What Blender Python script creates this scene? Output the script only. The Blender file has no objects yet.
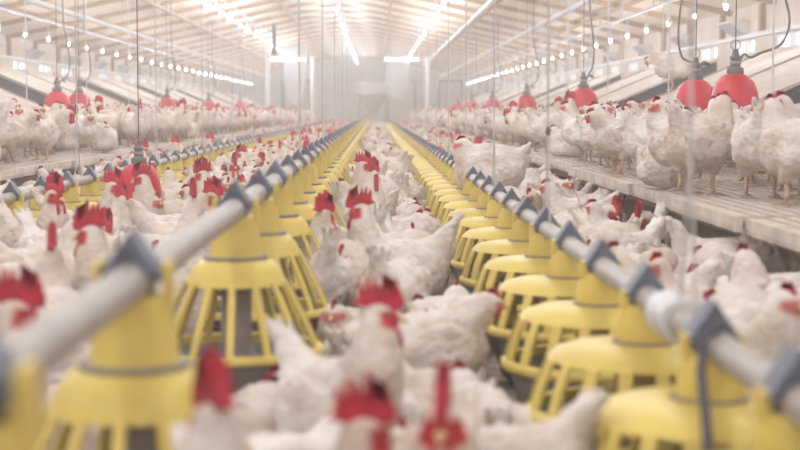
import bpy, bmesh, math, random
import numpy as np
from mathutils import Vector, Matrix, noise as mnoise
random.seed(7); rng = np.random.default_rng(7)
SC = bpy.context.scene
COL = SC.collection
PI = math.pi

# ------------------------------------------------------------------ camera, world, exposure
CAMZ = 0.75
FPX = 1550.0
cam_d = bpy.data.cameras.new('camera'); cam = bpy.data.objects.new('camera', cam_d); COL.objects.link(cam)
cam_d.sensor_width = 36.0; cam_d.lens = 36.0*FPX/800.0
cam_d.clip_start = 0.05; cam_d.clip_end = 300
cam.location = (0, 0, CAMZ)
cam.rotation_euler = Vector((25/FPX, 1.0, -114/FPX)).to_track_quat('-Z', 'Y').to_euler()
cam_d.dof.use_dof = True; cam_d.dof.focus_distance = 8.5; cam_d.dof.aperture_fstop = 3.3
SC.camera = cam
W = bpy.data.worlds.new('world'); SC.world = W; W.use_nodes = True
W.node_tree.nodes['Background'].inputs[0].default_value = (0.93, 0.96, 1.0, 1)
W.node_tree.nodes['Background'].inputs[1].default_value = 3.0
SC.view_settings.view_transform = 'Standard'; SC.view_settings.look = 'None'
SC.view_settings.gamma = 1.0; SC.view_settings.use_curve_mapping = False
SC.view_settings.exposure = -0.17
SC.cycles.max_bounces = 7; SC.cycles.diffuse_bounces = 4; SC.cycles.volume_bounces = 1
SC.cycles.caustics_reflective = False; SC.cycles.caustics_refractive = False
BULB_STRENGTH = 14.0      # what the glass shows; its flux comes from the lamp inside
BULB_WATTS = 27.0
HAZE = 0.0130
Y0, Y1 = -7.0, 62.0          # the house runs on behind the camera

# ------------------------------------------------------------------ materials
MATS = {}
def mat(name, col, rough=0.6, metal=0.0, var=0.12, scale=8.0, stretch=(1,1,1), bump=0.0, bscale=60.0, emit=None, objvar=0.0, spec=0.4, col2=None):
    if name in MATS: return MATS[name]
    m = bpy.data.materials.new(name); m.use_nodes = True
    nt = m.node_tree; N = nt.nodes; L = nt.links
    b = N['Principled BSDF']
    b.inputs['Roughness'].default_value = rough; b.inputs['Metallic'].default_value = metal
    b.inputs['Specular IOR Level'].default_value = spec
    tc = N.new('ShaderNodeTexCoord'); mp = N.new('ShaderNodeMapping')
    mp.inputs['Scale'].default_value = stretch
    L.new(tc.outputs['Object'], mp.inputs[0])
    nz = N.new('ShaderNodeTexNoise'); nz.inputs['Scale'].default_value = scale; nz.inputs['Detail'].default_value = 4
    L.new(mp.outputs[0], nz.inputs['Vector'])
    rp = N.new('ShaderNodeValToRGB')
    c2 = col2 or tuple(c*(1-var*2) for c in col)
    rp.color_ramp.elements[0].position = 0.3; rp.color_ramp.elements[1].position = 0.7
    rp.color_ramp.elements[0].color = (*c2, 1); rp.color_ramp.elements[1].color = (*col, 1)
    L.new(nz.outputs['Fac'], rp.inputs[0])
    out = rp.outputs[0]
    if objvar:
        oi = N.new('ShaderNodeObjectInfo'); mr = N.new('ShaderNodeMapRange')
        mr.inputs[3].default_value = 1-objvar; mr.inputs[4].default_value = 1.0
        L.new(oi.outputs['Random'], mr.inputs[0])
        mx = N.new('ShaderNodeMix'); mx.data_type = 'RGBA'; mx.blend_type = 'MULTIPLY'; mx.inputs[0].default_value = 1
        L.new(out, mx.inputs[6]); L.new(mr.outputs[0], mx.inputs[7]); out = mx.outputs[2]
    L.new(out, b.inputs['Base Color'])
    if bump:
        n2 = N.new('ShaderNodeTexNoise'); n2.inputs['Scale'].default_value = bscale; n2.inputs['Detail'].default_value = 3
        L.new(mp.outputs[0], n2.inputs['Vector'])
        bp = N.new('ShaderNodeBump'); bp.inputs['Strength'].default_value = bump; bp.inputs['Distance'].default_value = 0.01
        L.new(n2.outputs['Fac'], bp.inputs['Height']); L.new(bp.outputs[0], b.inputs['Normal'])
    if emit:
        b.inputs['Emission Color'].default_value = (*emit[0], 1); b.inputs['Emission Strength'].default_value = emit[1]
    MATS[name] = m
    return m

M_yellow = mat('feeder_yellow', (0.76, 0.61, 0.15), 0.45, var=0.07, scale=14, objvar=0.12, col2=(0.70, 0.54, 0.14))
M_steel = mat('galvanised_tube', (0.40, 0.37, 0.345), 0.5, 0.15, 0.1, 10)
M_bracket = mat('bracket_blue_grey', (0.21, 0.235, 0.31), 0.55, 0.0, 0.2, 30, objvar=0.25)
M_band = mat('feeder_band_grey', (0.33, 0.29, 0.28), 0.6, 0, 0.15, 20)
M_dish = mat('pan_grey', (0.30, 0.28, 0.28), 0.6, 0, 0.15, 20)
M_red = mat('drinker_red', (0.70, 0.03, 0.07), 0.35, var=0.12, scale=9, objvar=0.15)
M_valve = mat('valve_grey', (0.20, 0.19, 0.19), 0.5, 0.1, 0.15, 30)
M_wood = mat('rafter_pine', (0.60, 0.42, 0.29), 0.75, 0, 0.12, 6, (1, 12, 12), objvar=0.18)
M_roof = mat('roof_boards', (0.93, 0.80, 0.66), 0.8, 0, 0.07, 3, (0.4, 14, 1), bump=0.1)
M_wall = mat('wall_panel', (0.80, 0.70, 0.60), 0.8, 0, 0.07, 3, (1, 1, 0.3))
M_wwhite = mat('painted_white', (0.80, 0.79, 0.78), 0.6, 0, 0.05, 5)
M_endwall = mat('end_wall_panel', (0.84, 0.84, 0.87), 0.7, 0, 0.06, 2, (1, 1, 0.2))
M_endpanel = mat('nest_dark_grey', (0.085, 0.085, 0.10), 0.7, 0, 0.2, 8)
M_nestroof = mat('nest_roof_ply', (0.72, 0.64, 0.56), 0.7, 0, 0.10, 4, (3, 0.5, 3), objvar=0.08)
M_slat = mat('slat_plastic', (0.78, 0.69, 0.61), 0.65, 0, 0.16, 7, objvar=0.08)
M_beam = mat('beam_wood', (0.42, 0.33, 0.26), 0.8, 0, 0.15, 6, (8, 1, 8))
M_conduit = mat('conduit_white', (0.66, 0.66, 0.69), 0.5, 0, 0.05, 8)
M_cord = mat('cord_grey', (0.55, 0.53, 0.52), 0.8, 0, 0.1, 30)
M_dark = mat('cord_dark', (0.10, 0.095, 0.11), 0.7, 0, 0.1, 30)
M_litter = mat('litter', (0.50, 0.40, 0.32), 0.95, 0, 0.22, 18, bump=0.6, bscale=90)
M_bulb = mat('bulb_lit', (1, 1, 1), 0.3, emit=((0.93, 0.95, 1.0), BULB_STRENGTH))
M_tube = mat('tube_lit', (1, 1, 1), 0.3, emit=((0.93, 0.95, 1.0), 30.0))
M_comb = mat('comb_red', (0.66, 0.035, 0.075), 0.55, 0, 0.22, 35, objvar=0.25, bump=0.25, bscale=160)
M_beak = mat('beak_horn', (0.72, 0.52, 0.26), 0.4, 0, 0.1, 40)
M_eye = mat('eye_dark', (0.10, 0.04, 0.02), 0.15, 0, 0.1, 40)
M_hopper = mat('hopper_zinc', (0.40, 0.40, 0.43), 0.45, 0.3, 0.08, 6)

def chicken_mat():
    m = bpy.data.materials.new('chicken_plumage'); m.use_nodes = True
    nt = m.node_tree; N = nt.nodes; L = nt.links; b = N['Principled BSDF']
    b.inputs['Roughness'].default_value = 0.9; b.inputs['Specular IOR Level'].default_value = 0.15
    at = N.new('ShaderNodeAttribute'); at.attribute_name = 'Col'
    tc = N.new('ShaderNodeTexCoord')
    nz = N.new('ShaderNodeTexNoise'); nz.inputs['Scale'].default_value = 9; nz.inputs['Detail'].default_value = 5
    L.new(tc.outputs['Object'], nz.inputs['Vector'])
    rp = N.new('ShaderNodeValToRGB')
    rp.color_ramp.elements[0].position = 0.32; rp.color_ramp.elements[0].color = (0.72, 0.635, 0.57, 1)
    rp.color_ramp.elements[1].position = 0.60; rp.color_ramp.elements[1].color = (1, 1, 1, 1)
    L.new(nz.outputs['Fac'], rp.inputs[0])
    mx = N.new('ShaderNodeMix'); mx.data_type = 'RGBA'; mx.blend_type = 'MULTIPLY'; mx.inputs[0].default_value = 1
    L.new(at.outputs['Color'], mx.inputs[6]); L.new(rp.outputs[0], mx.inputs[7])
    oi = N.new('ShaderNodeObjectInfo'); r2 = N.new('ShaderNodeValToRGB')
    r2.color_ramp.elements[0].color = (0.85, 0.79, 0.735, 1); r2.color_ramp.elements[1].color = (1, 1, 1, 1)
    L.new(oi.outputs['Random'], r2.inputs[0])
    m2 = N.new('ShaderNodeMix'); m2.data_type = 'RGBA'; m2.blend_type = 'MULTIPLY'; m2.inputs[0].default_value = 1
    L.new(mx.outputs[2], m2.inputs[6]); L.new(r2.outputs[0], m2.inputs[7])
    L.new(m2.outputs[2], b.inputs['Base Color'])
    mp = N.new('ShaderNodeMapping'); mp.inputs['Scale'].default_value = (1.0, 1.6, 1.6)
    L.new(tc.outputs['Object'], mp.inputs[0])
    vo = N.new('ShaderNodeTexVoronoi'); vo.inputs['Scale'].default_value = 34
    L.new(mp.outputs[0], vo.inputs['Vector'])
    n2 = N.new('ShaderNodeTexNoise'); n2.inputs['Scale'].default_value = 95; n2.inputs['Detail'].default_value = 3
    L.new(mp.outputs[0], n2.inputs['Vector'])
    ad = N.new('ShaderNodeMath'); ad.operation = 'ADD'
    L.new(vo.outputs['Distance'], ad.inputs[0]); L.new(n2.outputs['Fac'], ad.inputs[1])
    bp = N.new('ShaderNodeBump'); bp.inputs['Strength'].default_value = 0.5; bp.inputs['Distance'].default_value = 0.010
    L.new(ad.outputs[0], bp.inputs['Height']); L.new(bp.outputs[0], b.inputs['Normal'])
    return m
M_chick = chicken_mat()

# ------------------------------------------------------------------ mesh helpers
class MB:
    def __init__(s): s.v = []; s.f = []
    def add(s, vs, fs):
        o = len(s.v); s.v += [tuple(map(float, p)) for p in vs]; s.f += [tuple(o+i for i in f) for f in fs]; return s
    def box(s, x0, x1, y0, y1, z0, z1):
        vs = [(x, y, z) for z in (z0, z1) for y in (y0, y1) for x in (x0, x1)]
        return s.add(vs, [(0,2,3,1), (4,5,7,6), (0,1,5,4), (2,6,7,3), (0,4,6,2), (1,3,7,5)])
    def prism(s, poly, a, b, axis):
        """poly in the plane normal to axis ('x': (y,z), 'y': (x,z), 'z': (x,y)), extruded from a to b"""
        n = len(poly)
        def P(p, t):
            return {'x': (t, p[0], p[1]), 'y': (p[0], t, p[1]), 'z': (p[0], p[1], t)}[axis]
        vs = [P(p, a) for p in poly] + [P(p, b) for p in poly]
        fs = [tuple(range(n)), tuple(range(2*n-1, n-1, -1))] + [(i, n+i, n+(i+1) % n, (i+1) % n) for i in range(n)]
        return s.add(vs, fs)
    def lathe(s, prof, n=20, c=(0,0,0), close=False):
        vs = []; fs = []
        for (r, z) in prof:
            for i in range(n):
                a = 2*PI*i/n; vs.append((c[0]+r*math.cos(a), c[1]+r*math.sin(a), c[2]+z))
        m = len(prof)
        rng_ = range(m) if close else range(m-1)
        for j in rng_:
            k = (j+1) % m
            for i in range(n):
                i2 = (i+1) % n
                fs.append((j*n+i, j*n+i2, k*n+i2, k*n+i))
        if not close:
            if prof[0][0] > 1e-6: fs.append(tuple(range(n-1, -1, -1)))
            if prof[-1][0] > 1e-6: fs.append(tuple((m-1)*n+i for i in range(n)))
        return s.add(vs, fs)
    def tube(s, pts, r, n=6, r2=None):
        pts = [Vector(p) for p in pts]; m = len(pts); vs = []; fs = []
        up = None
        for j, p in enumerate(pts):
            d = (pts[min(j+1, m-1)] - pts[max(j-1, 0)]).normalized()
            if up is None:
                up = Vector((0, 0, 1)) if abs(d.z) < 0.9 else Vector((1, 0, 0))
            u = d.cross(up).normalized(); w = u.cross(d)
            rr = r if r2 is None else r + (r2-r)*j/(m-1)
            for i in range(n):
                a = 2*PI*i/n; vs.append(p + u*(rr*math.cos(a)) + w*(rr*math.sin(a)))
            up = w
        for j in range(m-1):
            for i in range(n):
                i2 = (i+1) % n; fs.append((j*n+i, j*n+i2, (j+1)*n+i2, (j+1)*n+i))
        fs.append(tuple(range(n-1, -1, -1))); fs.append(tuple((m-1)*n+i for i in range(n)))
        return s.add(vs, fs)
    def mesh(s, name, m, smooth=False, angle=40):
        me = bpy.data.meshes.new(name); me.from_pydata(s.v, [], s.f); me.update()
        bm = bmesh.new(); bm.from_mesh(me); bmesh.ops.recalc_face_normals(bm, faces=bm.faces)
        if smooth:
            lim = math.radians(angle)
            for f in bm.faces: f.smooth = True
            for e in bm.edges:
                if len(e.link_faces) == 2 and e.calc_face_angle(0) > lim: e.smooth = False
        bm.to_mesh(me); bm.free()
        if m: me.materials.append(m)
        return me

def obj(name, me, parent=None, loc=(0,0,0), rot=(0,0,0)):
    o = bpy.data.objects.new(name, me); COL.objects.link(o)
    o.location = loc; o.rotation_euler = rot
    if parent: o.parent = parent
    return o
def tag(o, label, cat, group=None, kind=None):
    if label: o['label'] = label
    if cat: o['category'] = cat
    if group: o['group'] = group
    if kind: o['kind'] = kind
    return o
def empty(name, loc, rz=0.0, scale=1.0):
    o = bpy.data.objects.new(name, None); COL.objects.link(o)
    o.empty_display_size = 0.05
    o.location = loc; o.rotation_euler = (0, 0, rz); o.scale = (scale,)*3
    return o
def struct(name, mb, m):
    o = obj(name, mb.mesh(name, m)); o['kind'] = 'structure'; return o
_ONES = ['', 'first', 'second', 'third', 'fourth', 'fifth', 'sixth', 'seventh', 'eighth', 'ninth', 'tenth', 'eleventh', 'twelfth',
         'thirteenth', 'fourteenth', 'fifteenth', 'sixteenth', 'seventeenth', 'eighteenth', 'nineteenth']
_TENS = {2: 'twent', 3: 'thirt', 4: 'fort', 5: 'fift', 6: 'sixt', 7: 'sevent', 8: 'eight', 9: 'ninet'}
def ordinal(n):
    if n < 20: return _ONES[n]
    if n >= 100: return 'hundred-and-' + ordinal(n-100) if n > 100 else 'hundredth'
    t, o = divmod(n, 10)
    return _TENS[t] + ('ieth' if o == 0 else 'y-' + _ONES[o])

# ------------------------------------------------------------------ the house
XL, XR, XC = -6.0, 4.4, -0.8          # side walls, ridge
ZW, PITCH = 1.98, 0.215               # eave height, roof pitch
def roof_z(x): return ZW + PITCH*((x-XL) if x < XC else (XR-x))
ZC = 2.86                              # collar ties
floor = struct('floor', MB().box(XL, XR, Y0, Y1, -0.1, 0.0), M_litter)
WIN0, WIN1 = 1.42, 1.60
def win_ys(off): return [off + 2.0*i for i in range(int((Y1-2-off)/2.0))]
nwin = 0
for side, x, sx in (('left', XL, -1), ('right', XR, 1)):
    mb = MB(); xa, xb = (x-0.12, x) if sx < 0 else (x, x+0.12)
    mb.box(xa, xb, Y0, Y1, -0.1, WIN0); mb.box(xa, xb, Y0, Y1, WIN1, ZW+0.06)
    ys = win_ys(8.0); last = Y0
    for y in ys:
        mb.box(xa, xb, last, y, WIN0, WIN1); last = y+1.1
    mb.box(xa, xb, last, Y1, WIN0, WIN1)
    wall = struct('wall_'+side, mb, M_wall)
    # studs
    sm = MB().box(-0.03, 0.03, -0.05, 0.05, WIN1+0.05, ZW-0.02).mesh('stud', M_wood)
    for y in np.arange(9, 58, 2.0):
        obj('stud', sm, wall, (x - sx*0.032, float(y)+0.55, 0))
    rail = MB().box(-0.02, 0.02, Y0, Y1, WIN1, WIN1+0.05).mesh('rail', M_wwhite); obj('rail', rail, wall, (x-sx*0.022, 0, 0))
    fm = MB(); 
    for a in ((0, 1.1, WIN0, WIN0+0.02), (0, 1.1, WIN1-0.02, WIN1), (0, 0.025, WIN0+0.02, WIN1-0.02), (1.075, 1.1, WIN0+0.02, WIN1-0.02), (0.54, 0.56, WIN0+0.02, WIN1-0.02)):
        fm.box(-0.04, 0.04, *a)
    fme = fm.mesh('window_frame', M_wwhite)
    gm = bpy.data.materials.get('window_glass')
    if gm is None:
        gm = bpy.data.materials.new('window_glass'); gm.use_nodes = True
        nt = gm.node_tree; nt.nodes.clear()
        o_ = nt.nodes.new('ShaderNodeOutputMaterial'); t_ = nt.nodes.new('ShaderNodeBsdfTransparent'); g_ = nt.nodes.new('ShaderNodeBsdfGlossy'); mx = nt.nodes.new('ShaderNodeMixShader')
        g_.inputs['Roughness'].default_value = 0.1; mx.inputs[0].default_value = 0.06
        nt.links.new(t_.outputs[0], mx.inputs[1]); nt.links.new(g_.outputs[0], mx.inputs[2]); nt.links.new(mx.outputs[0], o_.inputs[0])
    pane = MB().box(-0.004, 0.004, 0.025, 0.54, WIN0+0.02, WIN1-0.02).mesh('pane', gm)
    for y in ys:
        nwin += 1
        w_ = empty('window_%d' % nwin, (x+sx*0.06, y, 0)); w_['kind'] = 'structure'
        obj('window_frame', fme, w_); obj('pane', pane, w_); obj('pane', pane, w_, (0, 0.535, 0))
for nm, y in (('wall_back', Y0-0.12), ('wall_end', Y1)):
    mb = MB().prism([(XL-0.12, -0.1), (XR+0.12, -0.1), (XR+0.12, ZW), (XC, roof_z(XC)+0.05), (XL-0.12, ZW)], y, y+0.12, 'y')
    endw = struct(nm, mb, M_endwall)
# vertical ribs of the end wall cladding
rb = MB().box(-0.03, 0.03, -0.04, 0, 0, 1.9).mesh('cladding_rib', M_wwhite)
for x in np.arange(XL+0.4, XR, 0.6): obj('cladding_rib', rb, endw, (float(x), Y1-0.001, 0))
nd = 0
for x0, x1 in ((0.55, 1.55), (-3.6, -2.6), (2.6, 3.4)):
    nd += 1
    d_ = empty('door_%d' % nd, ((x0+x1)/2, Y1-0.05, 0)); d_['kind'] = 'structure'
    w2 = (x1-x0)/2
    obj('door_leaf', MB().box(-w2, w2, -0.03, 0.02, 0.02, 1.88).mesh('door_leaf', M_wwhite), d_)
    obj('door_frame', MB().box(-w2-0.08, -w2, -0.06, 0.04, 0, 1.95).box(w2, w2+0.08, -0.06, 0.04, 0, 1.95).box(-w2-0.08, w2+0.08, -0.06, 0.04, 1.9, 1.98).mesh('door_frame', M_endpanel), d_)
# roof
t = 0.08
mb = MB().prism([(XL-0.2, ZW-0.2*PITCH), (XC, roof_z(XC)), (XR+0.2, ZW-0.2*PITCH), (XR+0.2, ZW-0.2*PITCH+t), (XC, roof_z(XC)+t), (XL-0.2, ZW-0.2*PITCH+t)], Y0-0.2, Y1+0.2, 'y')
ceiling = struct('ceiling', mb, M_roof)
def rafter_mesh(xa, xb):
    za, zb = roof_z(xa)-0.001, roof_z(xb)-0.001
    return MB().prism([(xa, za), (xb, zb), (xb, zb-0.065), (xa, za-0.065)], -0.04, 0.04, 'y').mesh('rafter', M_wood)
rl, rr_ = rafter_mesh(XL, XC), rafter_mesh(XC, XR)
xt = (roof_z(XC)-ZC)/PITCH
tie = MB().box(XC-xt-0.1, XC+xt+0.1, -0.02, 0.02, ZC-0.05, ZC).mesh('tie_beam', M_wwhite)
y = -6.0; k = 0
while y < Y1:
    obj('rafter', rl, ceiling, (0, y, 0)); obj('rafter', rr_, ceiling, (0, y, 0))
    obj('tie_beam', tie, ceiling, (0, y+0.06, 0))
    y += 2.1; k += 1
pur = MB().box(-0.03, 0.03, Y0, Y1, -0.04, -0.0).mesh('purlin', M_wood)
for x in (-5.0, -3.5, -1.8, 0.3, 1.9, 3.3):
    obj('purlin', pur, ceiling, (x, 0, roof_z(x)-0.065))

# support posts
pm = MB().box(-0.06, 0.06, -0.06, 0.06, 0, 1).mesh('support_post', M_endwall)
for (x, y, lab) in ((-2.75, 40.0, 'pale grey roof support post left of the far aisle'), (-2.1, 52.0, 'slim pale roof post by the far left platform'),
                    (1.55, 46.0, 'pale grey roof support post right of the far aisle'), (1.9, 56.0, 'slim pale roof post by the far right platform')):
    p_ = empty('support_post', (x, y, 0)); tag(p_, lab, 'post', 'roof support posts')
    s_ = obj('shaft', pm, p_); s_.scale = (1, 1, 2.3)
    obj('base_plate', MB().box(-0.11, 0.11, -0.11, 0.11, 0, 0.03).mesh('base_plate', M_steel), p_)
    h_ = roof_z(x)-0.26
    s_.scale = (1, 1, h_)
# ducts hanging at the far end
for (x, y, w, zt, zb, lab) in ((0.72, 50, 0.38, 2.76, 1.15, 'grey ventilation duct hanging right of the feed hopper'), (-2.4, 47, 0.32, 2.74, 1.0, 'grey ventilation duct hanging left of the far aisle')):
    d_ = empty('ventilation_duct', (x, y, zb)); tag(d_, lab, 'duct', 'ventilation ducts')
    obj('duct_body', MB().prism([(-w, zt-zb), (w, zt-zb), (w, 0.55), (w*0.55, 0.0), (-w*0.55, 0), (-w, 0.55)], -0.3, 0.3, 'y').mesh('duct_body', M_hopper), d_)
    obj('collar', MB().box(-w-0.02, w+0.02, -0.32, 0.32, 0.53, 0.6).mesh('collar', M_steel), d_)
fp = empty('flue_pipe', (-2.32, 36, 2.05)); tag(fp, 'short dark pipe hanging from the roof between the bulb rows, far left of centre', 'pipe')
obj('tube', MB().tube([(0, 0, 0.05), (0, 0, roof_z(-2.32)-2.08)], 0.05, 10).mesh('tube', M_dark, True), fp)
obj('cowl', MB().lathe([(0.0, 0.0), (0.07, 0.0), (0.07, 0.05), (0.05, 0.08), (0.0, 0.08)], 10).mesh('cowl', M_dark, True), fp)
# feed hopper at the end of the raised line
hp = empty('feed_hopper', (-0.10, 57.5, 0)); tag(hp, 'grey conical feed hopper at the far end of the aisle', 'hopper')
obj('bin', MB().lathe([(0.08, 0.62), (0.12, 0.66), (0.62, 1.35), (0.66, 1.38), (0.66, 1.8), (0.62, 1.8), (0.62, 1.4), (0.08, 0.7)], 20).mesh('bin', M_hopper, True), hp)
lgm = MB().box(-0.025, 0.025, -0.025, 0.025, 0, 1.5).mesh('leg', M_steel)
for sx in (-1, 1):
    for sy in (-1, 1): obj('leg', lgm, hp, (sx*0.48, sy*0.48, 0))

# ------------------------------------------------------------------ slatted platforms
PL_Z, PL_TILT = 0.40, 0.04
PLAT = {'left': dict(xe=-2.16, xi=-4.02, s=-1), 'right': dict(xe=1.26, xi=2.66, s=1)}
def plat_z(side, x):
    d = PLAT[side]; return PL_Z + PL_TILT*abs(x-d['xe'])
MODL = 1.2
def slat_module(width, s, fine):
    mb = MB(); pitch = 0.05 if fine else 0.15
    n = int(width/pitch)
    # slats run along the house; cross bars underneath
    wv = pitch*0.62
    for i in range(n):
        x = s*(i*pitch); x1 = x+s*wv
        zt = PL_TILT*i*pitch
        mb.box(min(x, x1), max(x, x1), 0.004, MODL-0.004, zt-0.022, zt)
    for yb in (0.02, 0.3, 0.6, 0.9, MODL-0.05):
        xa, xb = 0, s*width
        z1 = PL_TILT*width
        pts = [(xa, -0.06), (xb, z1-0.06), (xb, z1-0.02), (xa, -0.02)]
        mb.prism(pts, yb, yb+0.03, 'y')
    return mb
for side, d in PLAT.items():
    w = abs(d['xi']-d['xe'])+1.25; s = d['s']
    p_ = empty('slatted_platform', (d['xe'], Y0, 0))
    tag(p_, 'raised beige slatted platform full of hens along the %s side of the barn' % side, 'platform', 'slatted platforms')
    fine_m = slat_module(w, s, True).mesh('slat_panel', M_slat); co_m = slat_module(w, s, False).mesh('slat_panel', M_slat)
    prof = [(0.006, 0.0)]
    for i in range(30):
        q = 0.012+i*0.0392; prof += [(q, -0.052), (q+0.024, -0.052), (q+0.025, -0.034), (q+0.0385, -0.034)]
    prof += [(MODL-0.006, -0.052), (MODL-0.006, 0.0)]
    edge_m = MB().prism(prof, -0.012, 0.012, 'x').mesh('edge_strip', M_slat)
    beam_m = MB().box(-0.03, 0.03, 0, MODL, -0.13, -0.066).mesh('beam', M_beam)
    leg_m = MB().box(-0.035, 0.035, -0.035, 0.035, 0, PL_Z-0.13).mesh('leg', M_beam)
    back_beam = MB().box(-0.03, 0.03, 0.05, Y1-Y0-0.05, 0.2, PL_Z+PL_TILT*w-0.06).mesh('beam', M_beam)
    obj('beam', back_beam, p_, (s*(w-0.1), 0, 0))
    n = int((Y1-Y0-0.1)/MODL)
    for i in range(n):
        yy = i*MODL+0.05; dy = yy+Y0
        jog = (random.random()-0.5)*0.05; dz = (random.random()-0.5)*0.012
        if side == 'right' and abs(dy-5.0) < 0.6: jog = -0.05
        obj('slat_panel', fine_m if dy < 20 else co_m, p_, (jog, yy, PL_Z+dz))
        obj('edge_strip', edge_m, p_, (jog-s*0.014, yy, PL_Z+dz))
        obj('beam', beam_m, p_, (s*0.16, yy, PL_Z))
        if i % 2 == 0: obj('leg', leg_m, p_, (s*0.16, yy+0.04, 0))

# ------------------------------------------------------------------ nest boxes
NL = 4.6
def nest(side, y, idx):
    s = PLAT[side]['s']; xe = {'left': -3.95, 'right': 2.62}[side]
    zb = plat_z(side, xe)+0.003
    lab = 'cream sloping-lid nest box, %s from the camera on the %s platform' % (ordinal(idx), side)
    r = empty('nest_box', (xe, y, zb)); tag(r, lab, 'nest box', 'nest boxes along the %s wall' % side)
    D = 1.2; ze, zt = 0.35, 0.85
    key = 'nest_'+side
    if key not in NEST:
        m = {}
        m['back_panel'] = MB().box(*sorted((s*(D-0.03), s*D)), 0, NL, 0, zt).mesh('back_panel', M_nestroof)
        m['floor_panel'] = MB().box(*sorted((0, s*(D-0.03))), 0.021, NL-0.021, 0.05, 0.08).mesh('floor_panel', M_nestroof)
        m['front_lip'] = MB().box(*sorted((0, s*0.025)), 0.021, NL-0.021, 0.0, 0.14).mesh('front_lip', M_nestroof)
        m['end_panel'] = MB().prism([(0, 0), (s*(D-0.03), 0), (s*(D-0.03), zt-0.02), (0, ze-0.01)], 0, 0.02, 'y').mesh('end_panel', M_endpanel)
        sl = (zt-ze)/D
        lid = [(-s*0.14, ze-0.14*sl), (s*(D+0.02), zt+0.02*sl), (s*(D+0.02), zt+0.02*sl+0.025), (-s*0.14, ze-0.14*sl+0.025)]
        ll = (NL-0.2)/2
        m['lid'] = MB().prism(lid, -ll/2, ll/2, 'y').mesh('lid', M_nestroof)
        m['partition'] = MB().prism([(s*0.03, 0.08), (s*(D-0.04), 0.08), (s*(D-0.04), zt-0.05), (s*0.03, ze-0.03)], -0.01, 0.01, 'y').mesh('partition', M_wwhite)
        m['perch'] = MB().tube([(-s*0.12, 0.05, 0.06), (-s*0.12, NL-0.05, 0.06)], 0.018, 8).mesh('perch', M_wwhite)
        m['perch_arm'] = MB().tube([(-s*0.12, 0, 0.06), (s*0.01, 0, 0.06)], 0.012, 6).mesh('perch_arm', M_wwhite)
        m['batten'] = MB().prism([(-s*0.05, 0.0), (s*(D-0.05), (D)*sl), (s*(D-0.05), D*sl+0.02), (-s*0.05, 0.02)], -0.02, 0.02, 'y').mesh('batten', M_beam)
        NEST[key] = m
    m = NEST[key]; ll = (NL-0.2)/2
    for k in ('back_panel', 'floor_panel', 'front_lip', 'perch'): obj(k, m[k], r)
    obj('end_panel', m['end_panel'], r); obj('end_panel', m['end_panel'], r, (0, NL-0.02, 0))
    for j in range(2):
        l_ = obj('lid', m['lid'], r, (0, 0.07+ll/2+j*(ll+0.06), 0.004))
        obj('batten', m['batten'], l_, (0, ll/2-0.05, ze+0.0))
    for j in range(1, 9): obj('partition', m['partition'], r, (0, j*NL/9, 0))
    for yy in (0.06, NL/2, NL-0.06): obj('perch_arm', m['perch_arm'], r, (0, yy, 0))
NEST = {}
for i, y in enumerate([10.5+6.7*k for k in range(7)]): nest('right', y, i+1)
for i, y in enumerate([13.5+6.7*k for k in range(7)]): nest('left', y, i+1)

# air inlets on the side walls
inl = {}
for side, x, s in (('left', XL, 1), ('right', XR, -1)):
    body = MB().prism([(0, 0.0), (s*0.05, 0.0), (s*0.22, 0.13), (s*0.22, 0.15), (0, 0.15)], -0.3, 0.3, 'y').mesh('hood', M_wwhite)
    flap = MB().prism([(s*0.05, -0.012), (s*0.24, 0.128), (s*0.24, 0.14), (s*0.05, 0.0)], -0.31, 0.31, 'y').mesh('flap', M_conduit)
    ys = [18.6+3.2*k for k in range(12)] if side == 'right' else [24+3.2*k for k in range(10)]
    for i, y in enumerate(ys):
        r = empty('air_inlet', (x-0.0*s+s*0.002, y, 1.66)); tag(r, 'white tilted air inlet on the %s wall, %s from the camera' % (side, ordinal(i+1)), 'air inlet', 'air inlets on the %s wall' % side)
        obj('hood', body, r); obj('flap', flap, r)

# ------------------------------------------------------------------ lights on white conduits
socket = MB().lathe([(0.0, 0.245), (0.006, 0.245), (0.006, 0.10), (0.018, 0.10), (0.026, 0.085), (0.028, 0.03), (0.022, 0.025), (0.0, 0.025)], 10).mesh('socket', M_wwhite, True)
M_bulb_small = mat('bulb_lit_small', (1, 1, 1), 0.3, emit=((0.93, 0.95, 1.0), BULB_STRENGTH))
def bulb_mesh(m): return MB().lathe([(0.0, -0.020), (0.010, -0.018), (0.017, -0.010), (0.019, 0.000), (0.017, 0.012), (0.014, 0.024), (0.0, 0.025)], 10).mesh('bulb', m, True, 80)
bulb_m, bulb_s = bulb_mesh(M_bulb), bulb_mesh(M_bulb_small)
def lamp_data(nm, watts):
    l = bpy.data.lights.new(nm, 'POINT'); l.energy = watts; l.color = (0.88, 0.925, 1.0); l.shadow_soft_size = 0.03; return l
lamp_m, lamp_s = lamp_data('bulb_light', BULB_WATTS), lamp_data('bulb_light_small', BULB_WATTS*0.38)
def seen(x, y, z):
    if y < 0.5: return False
    u, v = 375+FPX*x/y, 111+FPX*(CAMZ-z)/y
    return -2 < u < 802 and -2 < v < 452
LINES = [(-4.60, 1.75, 1.45, 'outer left'), (-2.63, 2.42, 1.9, 'inner left'), (-0.65, 2.47, 2.3, 'centre'), (1.07, 2.42, 2.3, 'inner right'), (3.40, 1.75, 1.47, 'outer right')]
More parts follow.
